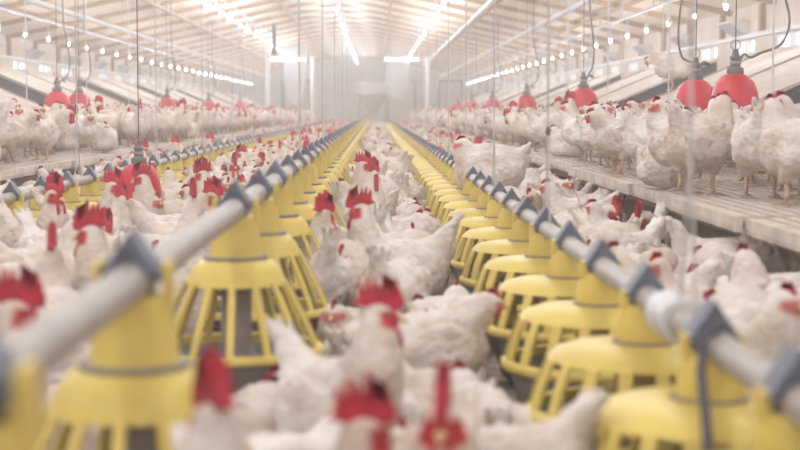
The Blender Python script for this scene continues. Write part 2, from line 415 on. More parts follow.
for (x, z, dy, nm) in LINES:
    c_ = empty('light_conduit', (x, 0, z)); tag(c_, 'long white conduit carrying the %s row of bulbs' % nm, 'conduit')
    obj('tube', MB().tube([(0, Y0+0.1, 0.26), (0, 59.0, 0.26)], 0.022, 8).mesh('tube', M_conduit, True), c_)
    hg = MB().tube([(0, 0, 0.27), (0, 0, max(roof_z(x)-z-0.02, 0.3))], 0.006, 5).mesh('hanger', M_cord)
    for y in np.arange(1.0, 58, 4.5): obj('hanger', hg, c_, (0, float(y), 0))
    y = -5.5; i = 0
    while y < 58.8:
        if seen(x, y, z):
            i += 1; lab = 'glowing white bulb, %s from the camera on the %s conduit' % (ordinal(i), nm); gp = 'bulbs on the %s conduit' % nm
        else:
            lab = 'glowing white bulb on the %s conduit, above and outside the picture' % nm; gp = 'bulbs of the %s conduit outside the picture' % nm
        r = empty('light_bulb', (x, y, z)); tag(r, lab, 'light bulb', gp)
        obj('socket', socket, r); obj('bulb', bulb_s if 'outer' in nm else bulb_m, r)
        obj('bulb_light', lamp_s if 'outer' in nm else lamp_m, r, (0, 0, -0.055))
        y += dy
# plain white water pipes hung under the roof
for (x, z, lab) in ((-3.84, 1.98, 'thick white plain pipe hung under the left roof slope'), (2.38, 1.98, 'thick white plain pipe hung under the right roof slope'), (1.75, 2.40, 'white plain pipe beside the inner right bulbs')):
    c_ = empty('water_pipe', (x, 0, z)); tag(c_, lab, 'pipe', 'white pipes under the roof')
    obj('tube', MB().tube([(0, Y0+0.1, 0), (0, 58, 0)], 0.038, 8).mesh('tube', M_conduit, True), c_)
    cl = MB().lathe([(0.045, -0.04), (0.045, 0.04)], 8).mesh('coupling', M_conduit, True)
    hg = MB().tube([(0, 0, 0.03), (0, 0, roof_z(x)-z-0.02)], 0.006, 5).mesh('hanger', M_cord)
    for y in np.arange(2.5, 58, 3.0):
        obj('coupling', cl, c_, (0, float(y), 0), (PI/2, 0, 0)); obj('hanger', hg, c_, (0, float(y)+0.3, 0))
# festooned cable beside the inner left conduit
pts = []
for i in range(0, 26):
    y = 14+i*1.2
    for q in range(6):
        u = q/6; pts.append((-2.52, y+1.2*u, 2.50-0.26*4*u*(1-u)*(0.7+0.3*math.sin(i*2.1))))
o = obj('festoon_cable', MB().tube(pts, 0.010, 5).mesh('festoon_cable', M_conduit, True)); tag(o, 'white cable hanging in loops beside the inner left row of bulbs', 'cable')
# two cross tubes far away
for (x, y, z, lab) in ((-2.45, 44.0, 2.2, 'glowing tube light across the far left of the aisle'), (0.80, 47.0, 2.3, 'glowing tube light across the far right of the aisle')):
    r = empty('tube_light', (x, y, z)); tag(r, lab, 'tube light', 'cross tube lights')
    obj('housing', MB().box(-0.50, 0.50, -0.04, 0.04, 0.025, 0.07).mesh('housing', M_wwhite), r)
    obj('tube', MB().tube([(-0.48, 0, 0), (0.48, 0, 0)], 0.025, 8).mesh('tube', M_tube, True), r)
    hh = roof_z(x)-z
    obj('hanger', MB().tube([(-0.4, 0, 0.06), (-0.4, 0, hh-0.05)], 0.006, 5).tube([(0.4, 0, 0.06), (0.4, 0, hh-0.05)], 0.006, 5).mesh('hanger', M_cord), r)

# ------------------------------------------------------------------ feeder lines
def feeder_meshes(kind, n):
    m = {}
    if kind == 'female':
        zp = 0.386
        m['neck'] = MB().lathe([(0.0, 0.300), (0.056, 0.300), (0.053, 0.325), (0.049, 0.35), (0.044, 0.372), (0.0, 0.372)], n).box(-0.047, -0.036, -0.022, 0.022, 0.36, 0.400).box(0.036, 0.047, -0.022, 0.022, 0.36, 0.400).mesh('neck', M_yellow, True)
        m['band'] = MB().lathe([(0.050, 0.288), (0.063, 0.288), (0.063, 0.302), (0.050, 0.302)], n, close=True).mesh('band', M_band, True)
        m['dome'] = MB().lathe([(0.050, 0.297), (0.11, 0.295), (0.150, 0.290), (0.178, 0.280), (0.191, 0.264), (0.185, 0.262), (0.173, 0.274), (0.148, 0.283), (0.11, 0.288), (0.050, 0.290)], n, close=True).mesh('dome', M_yellow, True, 60)
        m['ring'] = MB().lathe([(0.216, 0.170), (0.226, 0.172), (0.235, 0.166), (0.237, 0.152), (0.230, 0.146), (0.216, 0.150)], n, close=True).mesh('ring', M_yellow, True, 60)
        m['rib'] = MB().prism([(0.183, 0.270), (0.192, 0.266), (0.212, 0.220), (0.228, 0.168), (0.218, 0.168), (0.203, 0.218)], -0.0125, 0.0125, 'y').mesh('rib', M_yellow)
        m['feed_tube'] = MB().lathe([(0.0, 0.286), (0.055, 0.286), (0.060, 0.2), (0.085, 0.11), (0.0, 0.11)], n).mesh('feed_tube', M_yellow, True)
        m['dish'] = MB().lathe([(0.0, 0.012), (0.165, 0.012), (0.185, 0.03), (0.214, 0.148), (0.208, 0.148), (0.178, 0.04), (0.10, 0.06), (0.0, 0.09)], n).mesh('dish', M_dish, True)
    else:
        zp = 0.526
        m['neck'] = MB().lathe([(0.0, 0.414), (0.062, 0.414), (0.058, 0.435), (0.054, 0.47), (0.050, 0.508), (0.0, 0.508)], n).box(-0.052, -0.041, -0.022, 0.022, 0.49, 0.552).box(0.041, 0.052, -0.022, 0.022, 0.49, 0.552).mesh('neck', M_yellow, True)
        m['band'] = MB().lathe([(0.055, 0.406), (0.074, 0.406), (0.074, 0.418), (0.055, 0.418)], n, close=True).mesh('band', M_band, True)
        m['dome'] = MB().lathe([(0.055, 0.412), (0.084, 0.408), (0.102, 0.388), (0.118, 0.354), (0.113, 0.354), (0.097, 0.384), (0.080, 0.402), (0.055, 0.405)], n, close=True).mesh('dome', M_yellow, True, 60)
        m['ring'] = MB().lathe([(0.184, 0.211), (0.194, 0.213), (0.202, 0.207), (0.203, 0.195), (0.196, 0.191), (0.184, 0.193)], n, close=True).mesh('ring', M_yellow, True, 60)
        m['rib'] = MB().prism([(0.110, 0.364), (0.118, 0.362), (0.160, 0.283), (0.194, 0.209), (0.186, 0.209), (0.151, 0.283)], -0.008, 0.008, 'y').mesh('rib', M_yellow)
        m['feed_tube'] = MB().lathe([(0.0, 0.404), (0.034, 0.404), (0.036, 0.2), (0.06, 0.165), (0.0, 0.165)], n).mesh('feed_tube', M_band, True)
        m['dish'] = MB().lathe([(0.0, 0.12), (0.13, 0.12), (0.152, 0.132), (0.184, 0.192), (0.179, 0.192), (0.144, 0.140), (0.07, 0.155), (0.0, 0.165)], n).mesh('dish', M_dish, True)
    ch = [(-0.043, zp+0.006), (0.0, zp+0.068), (0.043, zp+0.006), (0.033, zp+0.002), (0.0, zp+0.050), (-0.033, zp+0.002)]
    br = MB().prism(ch, -0.032, 0.032, 'y')
    br.prism([(-0.034, zp+0.003), (0.0, zp+0.051), (0.034, zp+0.003)], -0.028, -0.020, 'y')
    m['bracket'] = br.mesh('bracket', M_bracket)
    cl = MB().lathe([(0.0255, -0.022), (0.029, -0.022), (0.029, 0.022), (0.0255, 0.022)], 14, close=True)
    cl.v = [(x, z, y+zp) for (x, y, z) in cl.v]
    m['clamp'] = cl.mesh('clamp', M_steel, True)
    return m
FM = {(k, n): feeder_meshes(k, n) for k in ('female', 'male') for n in (28, 14)}
NRIB = {'female': 18, 'male': 14}
far_rib = {}
for k in ('female', 'male'):
    allr = MB(); src = FM[(k, 14)]['rib']
    vs = [v.co.copy() for v in src.vertices]; fs = [tuple(p.vertices) for p in src.polygons]
    for i in range(NRIB[k]):
        R_ = Matrix.Rotation(2*PI*(i+0.5)/NRIB[k], 3, 'Z'); allr.add([R_ @ v for v in vs], fs)
    far_rib[k] = allr.mesh('rib_cage', M_yellow)
FEEDERS = []
def feeder(kind, x, y, label, group, near):
    r = empty('pan_feeder', (x, y, 0), random.uniform(-0.03, 0.03)); tag(r, label, 'feeder', group)
    m = FM[(kind, 28 if near else 14)]
    for k in ('neck', 'dome', 'ring', 'feed_tube', 'dish', 'band', 'bracket', 'clamp'):
        o = obj(k, m[k], r)
        if k == 'bracket': o['label'] = 'blue-grey gabled bracket'
    if near:
        for i in range(NRIB[kind]): obj('rib', m['rib'], r, (0, 0, 0), (0, 0, 2*PI*(i+0.5)/NRIB[kind]))
    else:
        obj('rib_cage', far_rib[kind], r)
    FEEDERS.append((x, y, 0.24 if kind == 'female' else 0.205))
ROWS = [('right', 'female', 0.53, [1.93] + [2.42+0.598*k for k in range(93)], 'near right'),
        ('middle', 'male', -0.32, [1.21, 2.05] + [3.56+0.72*k for k in range(74)], 'raised near left'),
        ('left', 'female', -1.53, [5.95+0.598*k for k in range(87)], 'far left')]
for key, kind, x, ys, nm in ROWS:
    for i, y in enumerate(ys):
        what = 'tall-grilled yellow pan feeder' if kind == 'male' else 'low slotted yellow pan feeder'
        feeder(kind, x, y, '%s, %s from the camera on the %s line' % (what, ordinal(i+1), nm), 'feeders on the %s line' % nm, y < 11)
    zp = 0.386 if kind == 'female' else 0.526
    p_ = empty('feed_pipe', (x, 0, zp)); tag(p_, 'long pale grey feed pipe running over the %s feeders' % nm, 'pipe', 'feed pipes')
    obj('tube', MB().tube([(0, -3.0 if x > -1 else 3.0, 0), (0, 58.0, 0)], 0.025, 16).mesh('tube', M_steel, True), p_)
    cp = MB().lathe([(0.0, -0.06), (0.029, -0.06), (0.029, 0.06), (0.0, 0.06)], 14).mesh('coupling', M_steel, True)
    for y in np.arange(2.55, 57, 2.99): 
        if kind == 'female' or y > 4: obj('coupling', cp, p_, (0, float(y)+0.16, 0), (PI/2, 0, 0))
    # suspension cords with a forked bridle
    ys2 = {'right': [2.6+2.15*k for k in range(25)], 'middle': [6.6+2.9*k for k in range(17)], 'left': [8.0+2.9*k for k in range(17)]}[key]
    for i, y in enumerate(ys2):
        zt = roof_z(x)-0.02
        if zt > ZC - 0.1: zt = ZC
        r = empty('suspension_cord', (x, y, zp)); tag(r, 'thin grey cord holding the %s feed pipe, %s from the camera' % (nm, ordinal(i+1)), 'cord', 'cords holding the %s pipe' % nm)
        zk = 0.30
        obj('cord', MB().tube([(0, 0, zk), (0, 0, zt-zp)], 0.0035, 5).mesh('cord', M_cord), r)
        obj('bridle', MB().tube([(0, -0.07, 0.026), (0, 0, zk)], 0.003, 5).tube([(0, 0.07, 0.026), (0, 0, zk)], 0.003, 5).mesh('bridle', M_cord), r)
        if key == 'right' and i == 1: obj('knot', MB().lathe([(0, -0.014), (0.006, -0.010), (0.008, 0.0), (0.006, 0.012), (0, 0.022)], 8).mesh('knot', M_dark, True), r, (0, 0, zk))
cp = MB().lathe([(0.0, -0.075), (0.040, -0.075), (0.042, -0.06), (0.042, 0.06), (0.040, 0.075), (0.0, 0.075)], 16).mesh('pipe_sleeve', M_conduit, True)
o = obj('pipe_sleeve', cp, None, (0.53, 2.72, 0.386), (PI/2, 0, 0)); tag(o, 'pale plastic sleeve clamped round the near right feed pipe', 'pipe sleeve')
o = obj('strap', MB().tube([(0.530, 2.335, 0.425), (0.497, 2.325, 0.405), (0.488, 2.29, 0.36), (0.480, 2.22, 0.31), (0.470, 2.15, 0.27), (0.455, 2.10, 0.20), (0.44, 2.06, 0.06), (0.42, 2.05, 0.008)], 0.008, 8).mesh('strap', M_dark, True))
tag(o, 'dark loose strap hanging down in front of a near right feeder', 'strap')

# ------------------------------------------------------------------ bell drinkers
bell = MB().lathe([(0.03, 0.305), (0.055, 0.30), (0.085, 0.285), (0.115, 0.25), (0.135, 0.19), (0.146, 0.12), (0.152, 0.07), (0.172, 0.05), (0.178, 0.03), (0.172, 0.0), (0.160, -0.006), (0.15, 0.0), (0.146, 0.03),
                   (0.142, 0.07), (0.13, 0.18), (0.10, 0.245), (0.03, 0.29)], 28, close=True).mesh('bell', M_red, True, 50)
valve = MB().lathe([(0.0, 0.298), (0.048, 0.298), (0.052, 0.312), (0.050, 0.335), (0.040, 0.34), (0.030, 0.35), (0.028, 0.385), (0.034, 0.39), (0.034, 0.405), (0.022, 0.412), (0.016, 0.45), (0.0, 0.452)], 16).mesh('valve', M_valve, True)
gland = MB().lathe([(0.030, 0.358), (0.036, 0.362), (0.036, 0.374), (0.030, 0.378)], 14, close=True).mesh('gland', M_steel, True)
def drinker(x, y, zb, label, side, rnd=1.0, hose=True, sc=1.0):
    r = empty('bell_drinker', (x, y, zb), 0, sc); tag(r, label, 'drinker', 'red bell drinkers')
    obj('bell', bell, r); obj('valve', valve, r); obj('gland', gland, r)
    zt = (roof_z(x)-zb-0.1)/sc
    obj('cord', MB().tube([(0, 0, 0.45), (0, 0, zt)], 0.0035, 5).mesh('cord', M_dark), r)
    ring = [(0.03*math.cos(a), 0, 0.475+0.03*math.sin(a)) for a in np.linspace(0, 2*PI, 13)]
    obj('hook', MB().tube(ring, 0.0035, 5).mesh('hook', M_steel, True), r)
    if hose:
        p = [(0.02, 0.0, 0.37), (0.05, -0.01, 0.42), (0.09, 0.0, 0.40), (0.16*rnd, 0.02, 0.43), (0.28*rnd, 0.03, 0.48), (0.33*rnd, 0.03, 0.62), (0.28*rnd, 0.03, 0.82), (0.18*rnd, 0.02, 1.1), (0.2*rnd, 0.0, zt)]
        obj('hose', MB().tube(smooth_path(p), 0.0075, 6).mesh('hose', M_valve, True), r)
def smooth_path(p, k=4):
    p = [Vector(q) for q in p]; out = []
    for i in range(len(p)-1):
        a, b, c, d = p[max(i-1, 0)], p[i], p[i+1], p[min(i+2, len(p)-1)]
        for j in range(k):
            t = j/k
            out.append(0.5*((2*b)+(c-a)*t+(2*a-5*b+4*c-d)*t*t+(3*b-a-3*c+d)*t**3))
    out.append(p[-1]); return out
DRINK = []
for (x, y, zb, lab, rnd) in ((2.16, 9.3, 0.67, 'largest glossy red bell drinker with looping hose, above the right platform hens', 1.0),
                        (2.17, 10.5, 0.66, 'dusty red bell drinker just left of and behind the largest one', -0.35),
                        (1.92, 14.3, 0.66, 'red bell drinker third nearest over the right platform', 0.3),
                        (2.10, 21.5, 0.68, 'small red bell drinker fourth nearest over the right platform', 0.5),
                        (2.12, 28.0, 0.68, 'distant red bell drinker fifth nearest over the right platform', 0.5),
                        (2.12, 34.0, 0.68, 'distant red bell drinker sixth nearest over the right platform', 0.5),
                        (2.12, 40.0, 0.68, 'distant red bell drinker seventh nearest over the right platform', 0.5),
                        (-3.42, 16.8, 0.66, 'red bell drinker nearest over the left platform', 0.4),
                        (-3.45, 18.2, 0.66, 'red bell drinker second nearest over the left platform', 0.4),
                        (-3.2, 24.0, 0.66, 'small red bell drinker third nearest over the left platform', 0.4),
                        (-3.2, 30.0, 0.66, 'small red bell drinker fourth nearest over the left platform', 0.4),
                        (-3.2, 37.0, 0.66, 'distant red bell drinker fifth nearest over the left platform', 0.4),
                        (-1.20, 7.9, 0.25, 'red bell drinker hanging low on a long cord among the roosters', 0.12)):
    drinker(x, y, zb, lab, None, rnd, rnd != 0.12, 0.78 if rnd == 0.12 else 1.0); DRINK.append((x, y, 0.18 if zb < 0.4 else 0.0))

# thin lift cords over the platforms
for side, x, ys in (('right', 1.95, [7.6+2.7*k for k in range(17)]), ('left', -2.9, [13+2.7*k for k in range(16)]), ('far right', 3.0, [16.2+2.7*k for k in range(14)])):
    for i, y in enumerate(ys):
        zb = 0.62 if side != 'far right' else 1.05
        L_ = roof_z(x)-0.02-zb
        r = empty('lift_cord', (x, y, zb)); tag(r, 'thin pale lift cord hanging from the roof, %s from the camera over the %s platform' % (ordinal(i+1), side) if side != 'far right' else 'thin pale lift cord over the right nest lids, %s from the camera' % ordinal(i+1), 'cord', 'lift cords over the %s' % side)
        obj('cord', MB().tube([(0, 0, 0.03), (0, 0, L_)], 0.0055, 5).mesh('cord', M_conduit), r)
        obj('hook', MB().tube([(0, 0, 0.035), (0.012, 0, 0.02), (0.012, 0, 0.004), (0, 0, -0.004), (-0.010, 0, 0.004)], 0.004, 5).mesh('hook', M_steel), r)

# ------------------------------------------------------------------ chickens
def v3(*a): return np.array(a, float)
def rc(p, a, b, ra, rb, sy=1.0):
    a = np.asarray(a, float); b = np.asarray(b, float)
    ba = b-a; pa = p-a
    t = np.clip((pa @ ba)/max(ba @ ba, 1e-9), 0, 1)[:, None]
    q = pa - t*ba
    if sy != 1.0: q = q*np.array([1, 1/sy, 1])
    d = np.linalg.norm(q, axis=1) - (ra+(rb-ra)*t[:, 0])
    return d*min(sy, 1.0)
def ell(p, c, r, pitch=0.0, yaw=0.0):
    q = p-np.asarray(c, float)
    if yaw:
        c_, s_ = math.cos(-yaw), math.sin(-yaw); q = np.stack([q[:, 0]*c_-q[:, 1]*s_, q[:, 0]*s_+q[:, 1]*c_, q[:, 2]], 1)
    if pitch:
        c_, s_ = math.cos(pitch), math.sin(pitch); q = np.stack([q[:, 0]*c_+q[:, 2]*s_, q[:, 1], -q[:, 0]*s_+q[:, 2]*c_], 1)
    r = np.asarray(r, float)
    k0 = np.linalg.norm(q/r, axis=1); k1 = np.linalg.norm(q/(r*r), axis=1)+1e-9
    return k0*(k0-1)/k1
def smin(a, b, k):
    h = np.clip(0.5+0.5*(b-a)/k, 0, 1)
    return b+(a-b)*h - k*h*(1-h)
def head_mat(yaw, pitch):
    return np.array((Matrix.Rotation(yaw, 3, 'Z') @ Matrix.Rotation(-pitch, 3, 'Y')))

def chicken_sdf(P):
    sit = P.get('sit', False); zb = 0.125 if sit else 0.245
    s_tail = P.get('tail', 0.36)
    H = np.asarray(P['head'], float)+v3(0, 0, zb)
    Rm = head_mat(P.get('yaw', 0), P.get('pitch', 0))
    fat = P.get('fat', 1.0)
    tilt = P.get('tilt', 0.16)
    rooster = P.get('rooster', False)
    nb = v3(0.105, 0, zb+0.055)
    mid = nb*0.45+H*0.55 + v3(*P.get('bend', (0.02, 0, 0.0)))
    path = []
    for t in np.linspace(0, 1, 6):
        path.append((1-t)**2*nb + 2*t*(1-t)*mid + t*t*(H - Rm @ v3(0.012, 0, 0.0)))
    def f(p):
        d = ell(p, (0, 0, zb), (0.158, 0.120*fat, 0.122*fat), tilt)
        d = smin(d, ell(p, (0.085, 0, zb-0.012), (0.10, 0.100*fat, 0.105)), 0.04)
        d = smin(d, ell(p, (-0.085, 0, zb-0.005), (0.105, 0.106*fat, 0.100), 0.3), 0.05)
        tl = 0.190 if not rooster else 0.215
        d = smin(d, rc(p, (-0.11, 0, zb+0.02), (-tl, 0, zb+0.02+s_tail*0.27), 0.080, 0.032, 0.8), 0.05)
        for a in (-0.35, 0.0, 0.35):
            ca = v3(-tl+0.02, math.sin(a)*0.04, zb+0.005+s_tail*0.27)
            cb = v3(-tl-0.028*math.cos(a)-(0.015 if rooster else 0), math.sin(a)*0.085, zb+0.02+s_tail*0.27+0.042*P.get('fan', 1.0))
            d = smin(d, rc(p, ca, cb, 0.026, 0.012, 0.6), 0.012)
        radii = np.linspace(0.078, 0.033, 6); radii[1] = 0.064; radii[2] = 0.052; radii[3] = 0.043; radii[4] = 0.037
        if rooster: radii = radii*np.array([1.05, 1.15, 1.2, 1.15, 1.05, 1.0])
        for i in range(5):
            d = smin(d, rc(p, path[i], path[i+1], radii[i], radii[i+1]), 0.028)
        hd = (p-H) @ Rm
        d = smin(d, ell(hd, (0.0, 0, 0), (0.036, 0.026, 0.029)), 0.012)
        d = smin(d, ell(hd, (0.026, 0, -0.004), (0.018, 0.015, 0.016)), 0.01)
        ap = p*np.array([1, 1, 1]); ap = np.stack([p[:, 0], np.abs(p[:, 1]), p[:, 2]], 1)
        wo = P.get('wing', 0.0)
        d = smin(d, ell(ap, (-0.015, (0.100+wo)*fat, zb+0.012), (0.130, 0.026, 0.078), 0.22, 0.06), 0.012)
        d = smin(d, rc(ap, (-0.09, (0.096+wo)*fat, zb+0.0), (-0.185, 0.058, zb+0.03), 0.030, 0.010, 0.6), 0.014)
        if not sit:
            d = smin(d, rc(ap, (-0.01, 0.062, zb-0.045), (0.015, 0.062, zb-0.125), 0.066, 0.024), 0.03)
        else:
            d = smin(d, ell(p, (0.0, 0, 0.075), (0.165, 0.128*fat, 0.085)), 0.04)
        d = np.maximum(d, -(p[:, 2]-0.004))
        return d
    return f, H, Rm, zb

def surface_nets(F, org, h):
    S = F < 0
    nx, ny, nz = F.shape
    cnt = np.zeros((nx-1, ny-1, nz-1), int); acc = np.zeros((nx-1, ny-1, nz-1, 3)); num = np.zeros((nx-1, ny-1, nz-1))
    for dx in (0, 1):
        for dy in (0, 1):
            for dz in (0, 1): cnt += S[dx:nx-1+dx, dy:ny-1+dy, dz:nz-1+dz]
    act = (cnt > 0) & (cnt < 8)
    for ax in range(3):
        oth = [a for a in range(3) if a != ax]
        for u in (0, 1):
            for w in (0, 1):
                o0 = [0, 0, 0]; o0[oth[0]] = u; o0[oth[1]] = w; o1 = list(o0); o1[ax] = 1
                f0 = F[o0[0]:nx-1+o0[0], o0[1]:ny-1+o0[1], o0[2]:nz-1+o0[2]]; f1 = F[o1[0]:nx-1+o1[0], o1[1]:ny-1+o1[1], o1[2]:nz-1+o1[2]]
                cr = (f0 < 0) != (f1 < 0)
                t = np.where(cr, f0/np.where(cr, f0-f1, 1), 0)
                pos = [np.full(f0.shape, float(o0[i])) for i in range(3)]; pos[ax] = t
                for i in range(3): acc[..., i] += np.where(cr, pos[i], 0)
                num += cr
    idx = -np.ones(act.shape, int); idx[act] = np.arange(act.sum())
    I = np.argwhere(act)
    V = (I + acc[act]/num[act][:, None])*h + org
    quads = []
    for ax in range(3):
        o = [a for a in range(3) if a != ax]
        sl0 = [slice(1, -1)]*3; sl1 = [slice(1, -1)]*3
        sl0[ax] = slice(0, -1); sl1[ax] = slice(1, None)
        A = S[tuple(sl0)]; B = S[tuple(sl1)]
        E = np.argwhere(A != B)
        base = E.copy(); base[:, o[0]] += 1; base[:, o[1]] += 1
        fl = A[tuple(E.T)]
        def g(du, dv):
            q = base.copy(); q[:, o[0]] -= du; q[:, o[1]] -= dv; return idx[tuple(q.T)]
        q = np.stack([g(0, 0), g(1, 0), g(1, 1), g(0, 1)], 1)
        flip = fl if ax != 1 else ~fl
        q[~flip] = q[~flip][:, ::-1]
        quads.append(q)
    return V, np.concatenate(quads)

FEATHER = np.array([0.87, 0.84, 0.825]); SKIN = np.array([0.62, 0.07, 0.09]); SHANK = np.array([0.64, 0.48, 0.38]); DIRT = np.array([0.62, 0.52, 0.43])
def chicken_body(P, h, fluff=True):
    f, H, Rm, zb = chicken_sdf(P)
    lo = v3(-0.36, -0.19, -0.03); hi = v3(0.34, 0.19, max(H[2]+0.08, zb+0.26))
    n = np.ceil((hi-lo)/h).astype(int)+1
    g = np.stack(np.meshgrid(*[lo[i]+h*np.arange(n[i]) for i in range(3)], indexing='ij'), -1)
    F = f(g.reshape(-1, 3)).reshape(n)
    V, Q = surface_nets(F, lo, h)
    e = 0.004
    G = np.stack([f(V+v3(*(e*np.eye(3)[i])))-f(V-v3(*(e*np.eye(3)[i]))) for i in range(3)], 1)
    G /= np.linalg.norm(G, axis=1)[:, None]+1e-9
    V = V - G*f(V)[:, None]*0.8
    hd = (V-H) @ Rm
    dh = np.linalg.norm(hd, axis=1)
    if fluff:
        seed = P.get('seed', 0)*3.1
        amp = np.clip((dh-0.05)/0.08, 0, 1)*np.clip((V[:, 2]-0.0)/0.05, 0, 1)
        disp = np.zeros(len(V))
        for i, v in enumerate(V):
            q = Vector((v[0]*22+seed, v[1]*34, v[2]*34))
            d0 = mnoise.voronoi(q)[0][0]
            disp[i] = (0.45-d0)*0.012 + mnoise.noise(Vector((v[0]*9+seed, v[1]*12, v[2]*12)))*0.013
        V = V + G*(disp*amp)[:, None]
    C = np.tile(FEATHER, (len(V), 1))
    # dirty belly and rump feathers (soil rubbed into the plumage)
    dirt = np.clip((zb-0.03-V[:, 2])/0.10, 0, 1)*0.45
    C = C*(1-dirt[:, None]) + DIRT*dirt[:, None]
    # bare red face in front of and around the eye
    fb = 0.0 if P.get('rooster') else 0.012
    face = np.clip((hd[:, 0]+0.010-fb)/0.012, 0, 1)*np.clip((0.052-dh)/0.008, 0, 1)*np.clip((0.020-fb*0.5-hd[:, 2])/0.006, 0, 1)*(1.0 if P.get('rooster') else 0.8)
    C = C*(1-face[:, None]) + SKIN*face[:, None]
    return V, Q, C, H, Rm, zb

def part_arrays(mb): return np.array(mb.v), mb.f
def comb_mb(big):
    L, Hh, n = (0.082, 0.050, 6) if big else (0.046, 0.022, 5)
    top = []
    for i in range(n):
        x = -L*0.62+L*(i+0.5)/n; pk = Hh*(0.55+0.45*math.sin(PI*(i+0.8)/(n+0.6)))*(1.0+0.12*math.sin(i*2.7))
        top += [(x-L/n*0.5, Hh*0.42*math.sin(PI*(i+0.35)/n+0.001)+0.010), (x-L/n*0.12-0.004*(i < n/2), pk+0.012), (x+L/n*0.10-0.006, pk+0.011)]
    poly = [(-L*0.62-0.012, 0.006)] + top + [(L*0.42, 0.010), (L*0.40, -0.004), (L*0.1, -0.010), (-L*0.35, -0.004)]
    poly = [(x+0.008, z+0.020) for x, z in poly]
    n_ = len(poly); w = 0.008 if big else 0.005
    cz = 0.026
    mb = MB(); vs = []; fs = []
    inner = [(x*0.90, cz+(z-cz)*0.90) for x, z in poly]
    layers = [(inner, -w), (poly, -w*0.35), (poly, w*0.35), (inner, w)]
    for pl, yy in layers: vs += [(x, yy, z) for x, z in pl]
    for l in range(3):
        for i in range(n_): fs.append((l*n_+i, l*n_+(i+1) % n_, (l+1)*n_+(i+1) % n_, (l+1)*n_+i))
    fs.append(tuple(range(n_-1, -1, -1))); fs.append(tuple(3*n_+i for i in range(n_)))
    mb.add(vs, fs); return mb
def wattle_mb(big, n=10, sides=(-1, 1)):
    mb = MB(); k = 1.0 if big else 0.55
    for s in sides:
        prof = [(0.002, 0.0), (0.010*k, -0.006*k), (0.017*k, -0.022*k), (0.019*k, -0.036*k), (0.013*k, -0.050*k), (0.002, -0.056*k)]
        t_ = MB().lathe(prof, n)
        mb.add([(x*0.95+0.022, y*0.42+s*(0.010+0.002*k), z-0.012) for x, y, z in t_.v], t_.f)
    return mb
def beak_mb():
    mb = MB(); t_ = MB().lathe([(0.011, 0.0), (0.009, 0.008), (0.005, 0.018), (0.001, 0.026)], 8)
    mb.add([(0.036+z, y, x*0.9-0.003-z*z*14) for x, y, z in t_.v], t_.f); return mb
def eye_mb(sides):
    mb = MB()
    for s in sides:
        t_ = MB().lathe([(0.0, -0.0055), (0.004, -0.004), (0.0055, 0.0), (0.004, 0.004), (0.0, 0.0055)], 8)
        mb.add([(x+0.013, y+s*0.0235, z+0.007) for x, y, z in t_.v], t_.f)
    return mb
def legs_mb(P, zb, n=7):
    mb = MB()
    if P.get('sit'): return mb
    for s in (-1, 1):
        st = P.get('step', 0.0)*s
        y = 0.062*s; x = 0.012+st
        mb.tube([(0.015, y, zb-0.11), (x-0.012, y, 0.06), (x, y, 0.012)], 0.011, n, 0.009)
        for a, l in ((0.0, 0.062), (0.5, 0.055), (-0.5, 0.055), (PI+0.3*s, 0.032)):
            c_, s_ = math.cos(a), math.sin(a)
            mb.tube([(x, y, 0.014), (x+c_*l*0.6, y+s_*l*0.6, 0.011), (x+c_*l, y+s_*l, 0.004)], 0.0075, 5, 0.0035)
    return mb

def make_mesh(name, V, faces, C, mats, smooth=True, fmat=None):
    me = bpy.data.meshes.new(name)
    me.from_pydata([tuple(v) for v in V], [], [tuple(f) for f in faces])
    a = me.attributes.new('Col', 'FLOAT_COLOR', 'POINT')
    a.data.foreach_set('color', np.concatenate([C, np.ones((len(C), 1))], 1).astype(np.float32).ravel())
    for m in mats: me.materials.append(m)
    me.polygons.foreach_set('use_smooth', np.full(len(me.polygons), smooth))
    me.update(); return me
def xf_mesh(mb, Rm, H, sc, name, m, smooth=True):
    o = MB(); o.add([(Rm @ (np.array(v)*sc))+H for v in mb.v], mb.f); return o.mesh(name, m, smooth, 50)

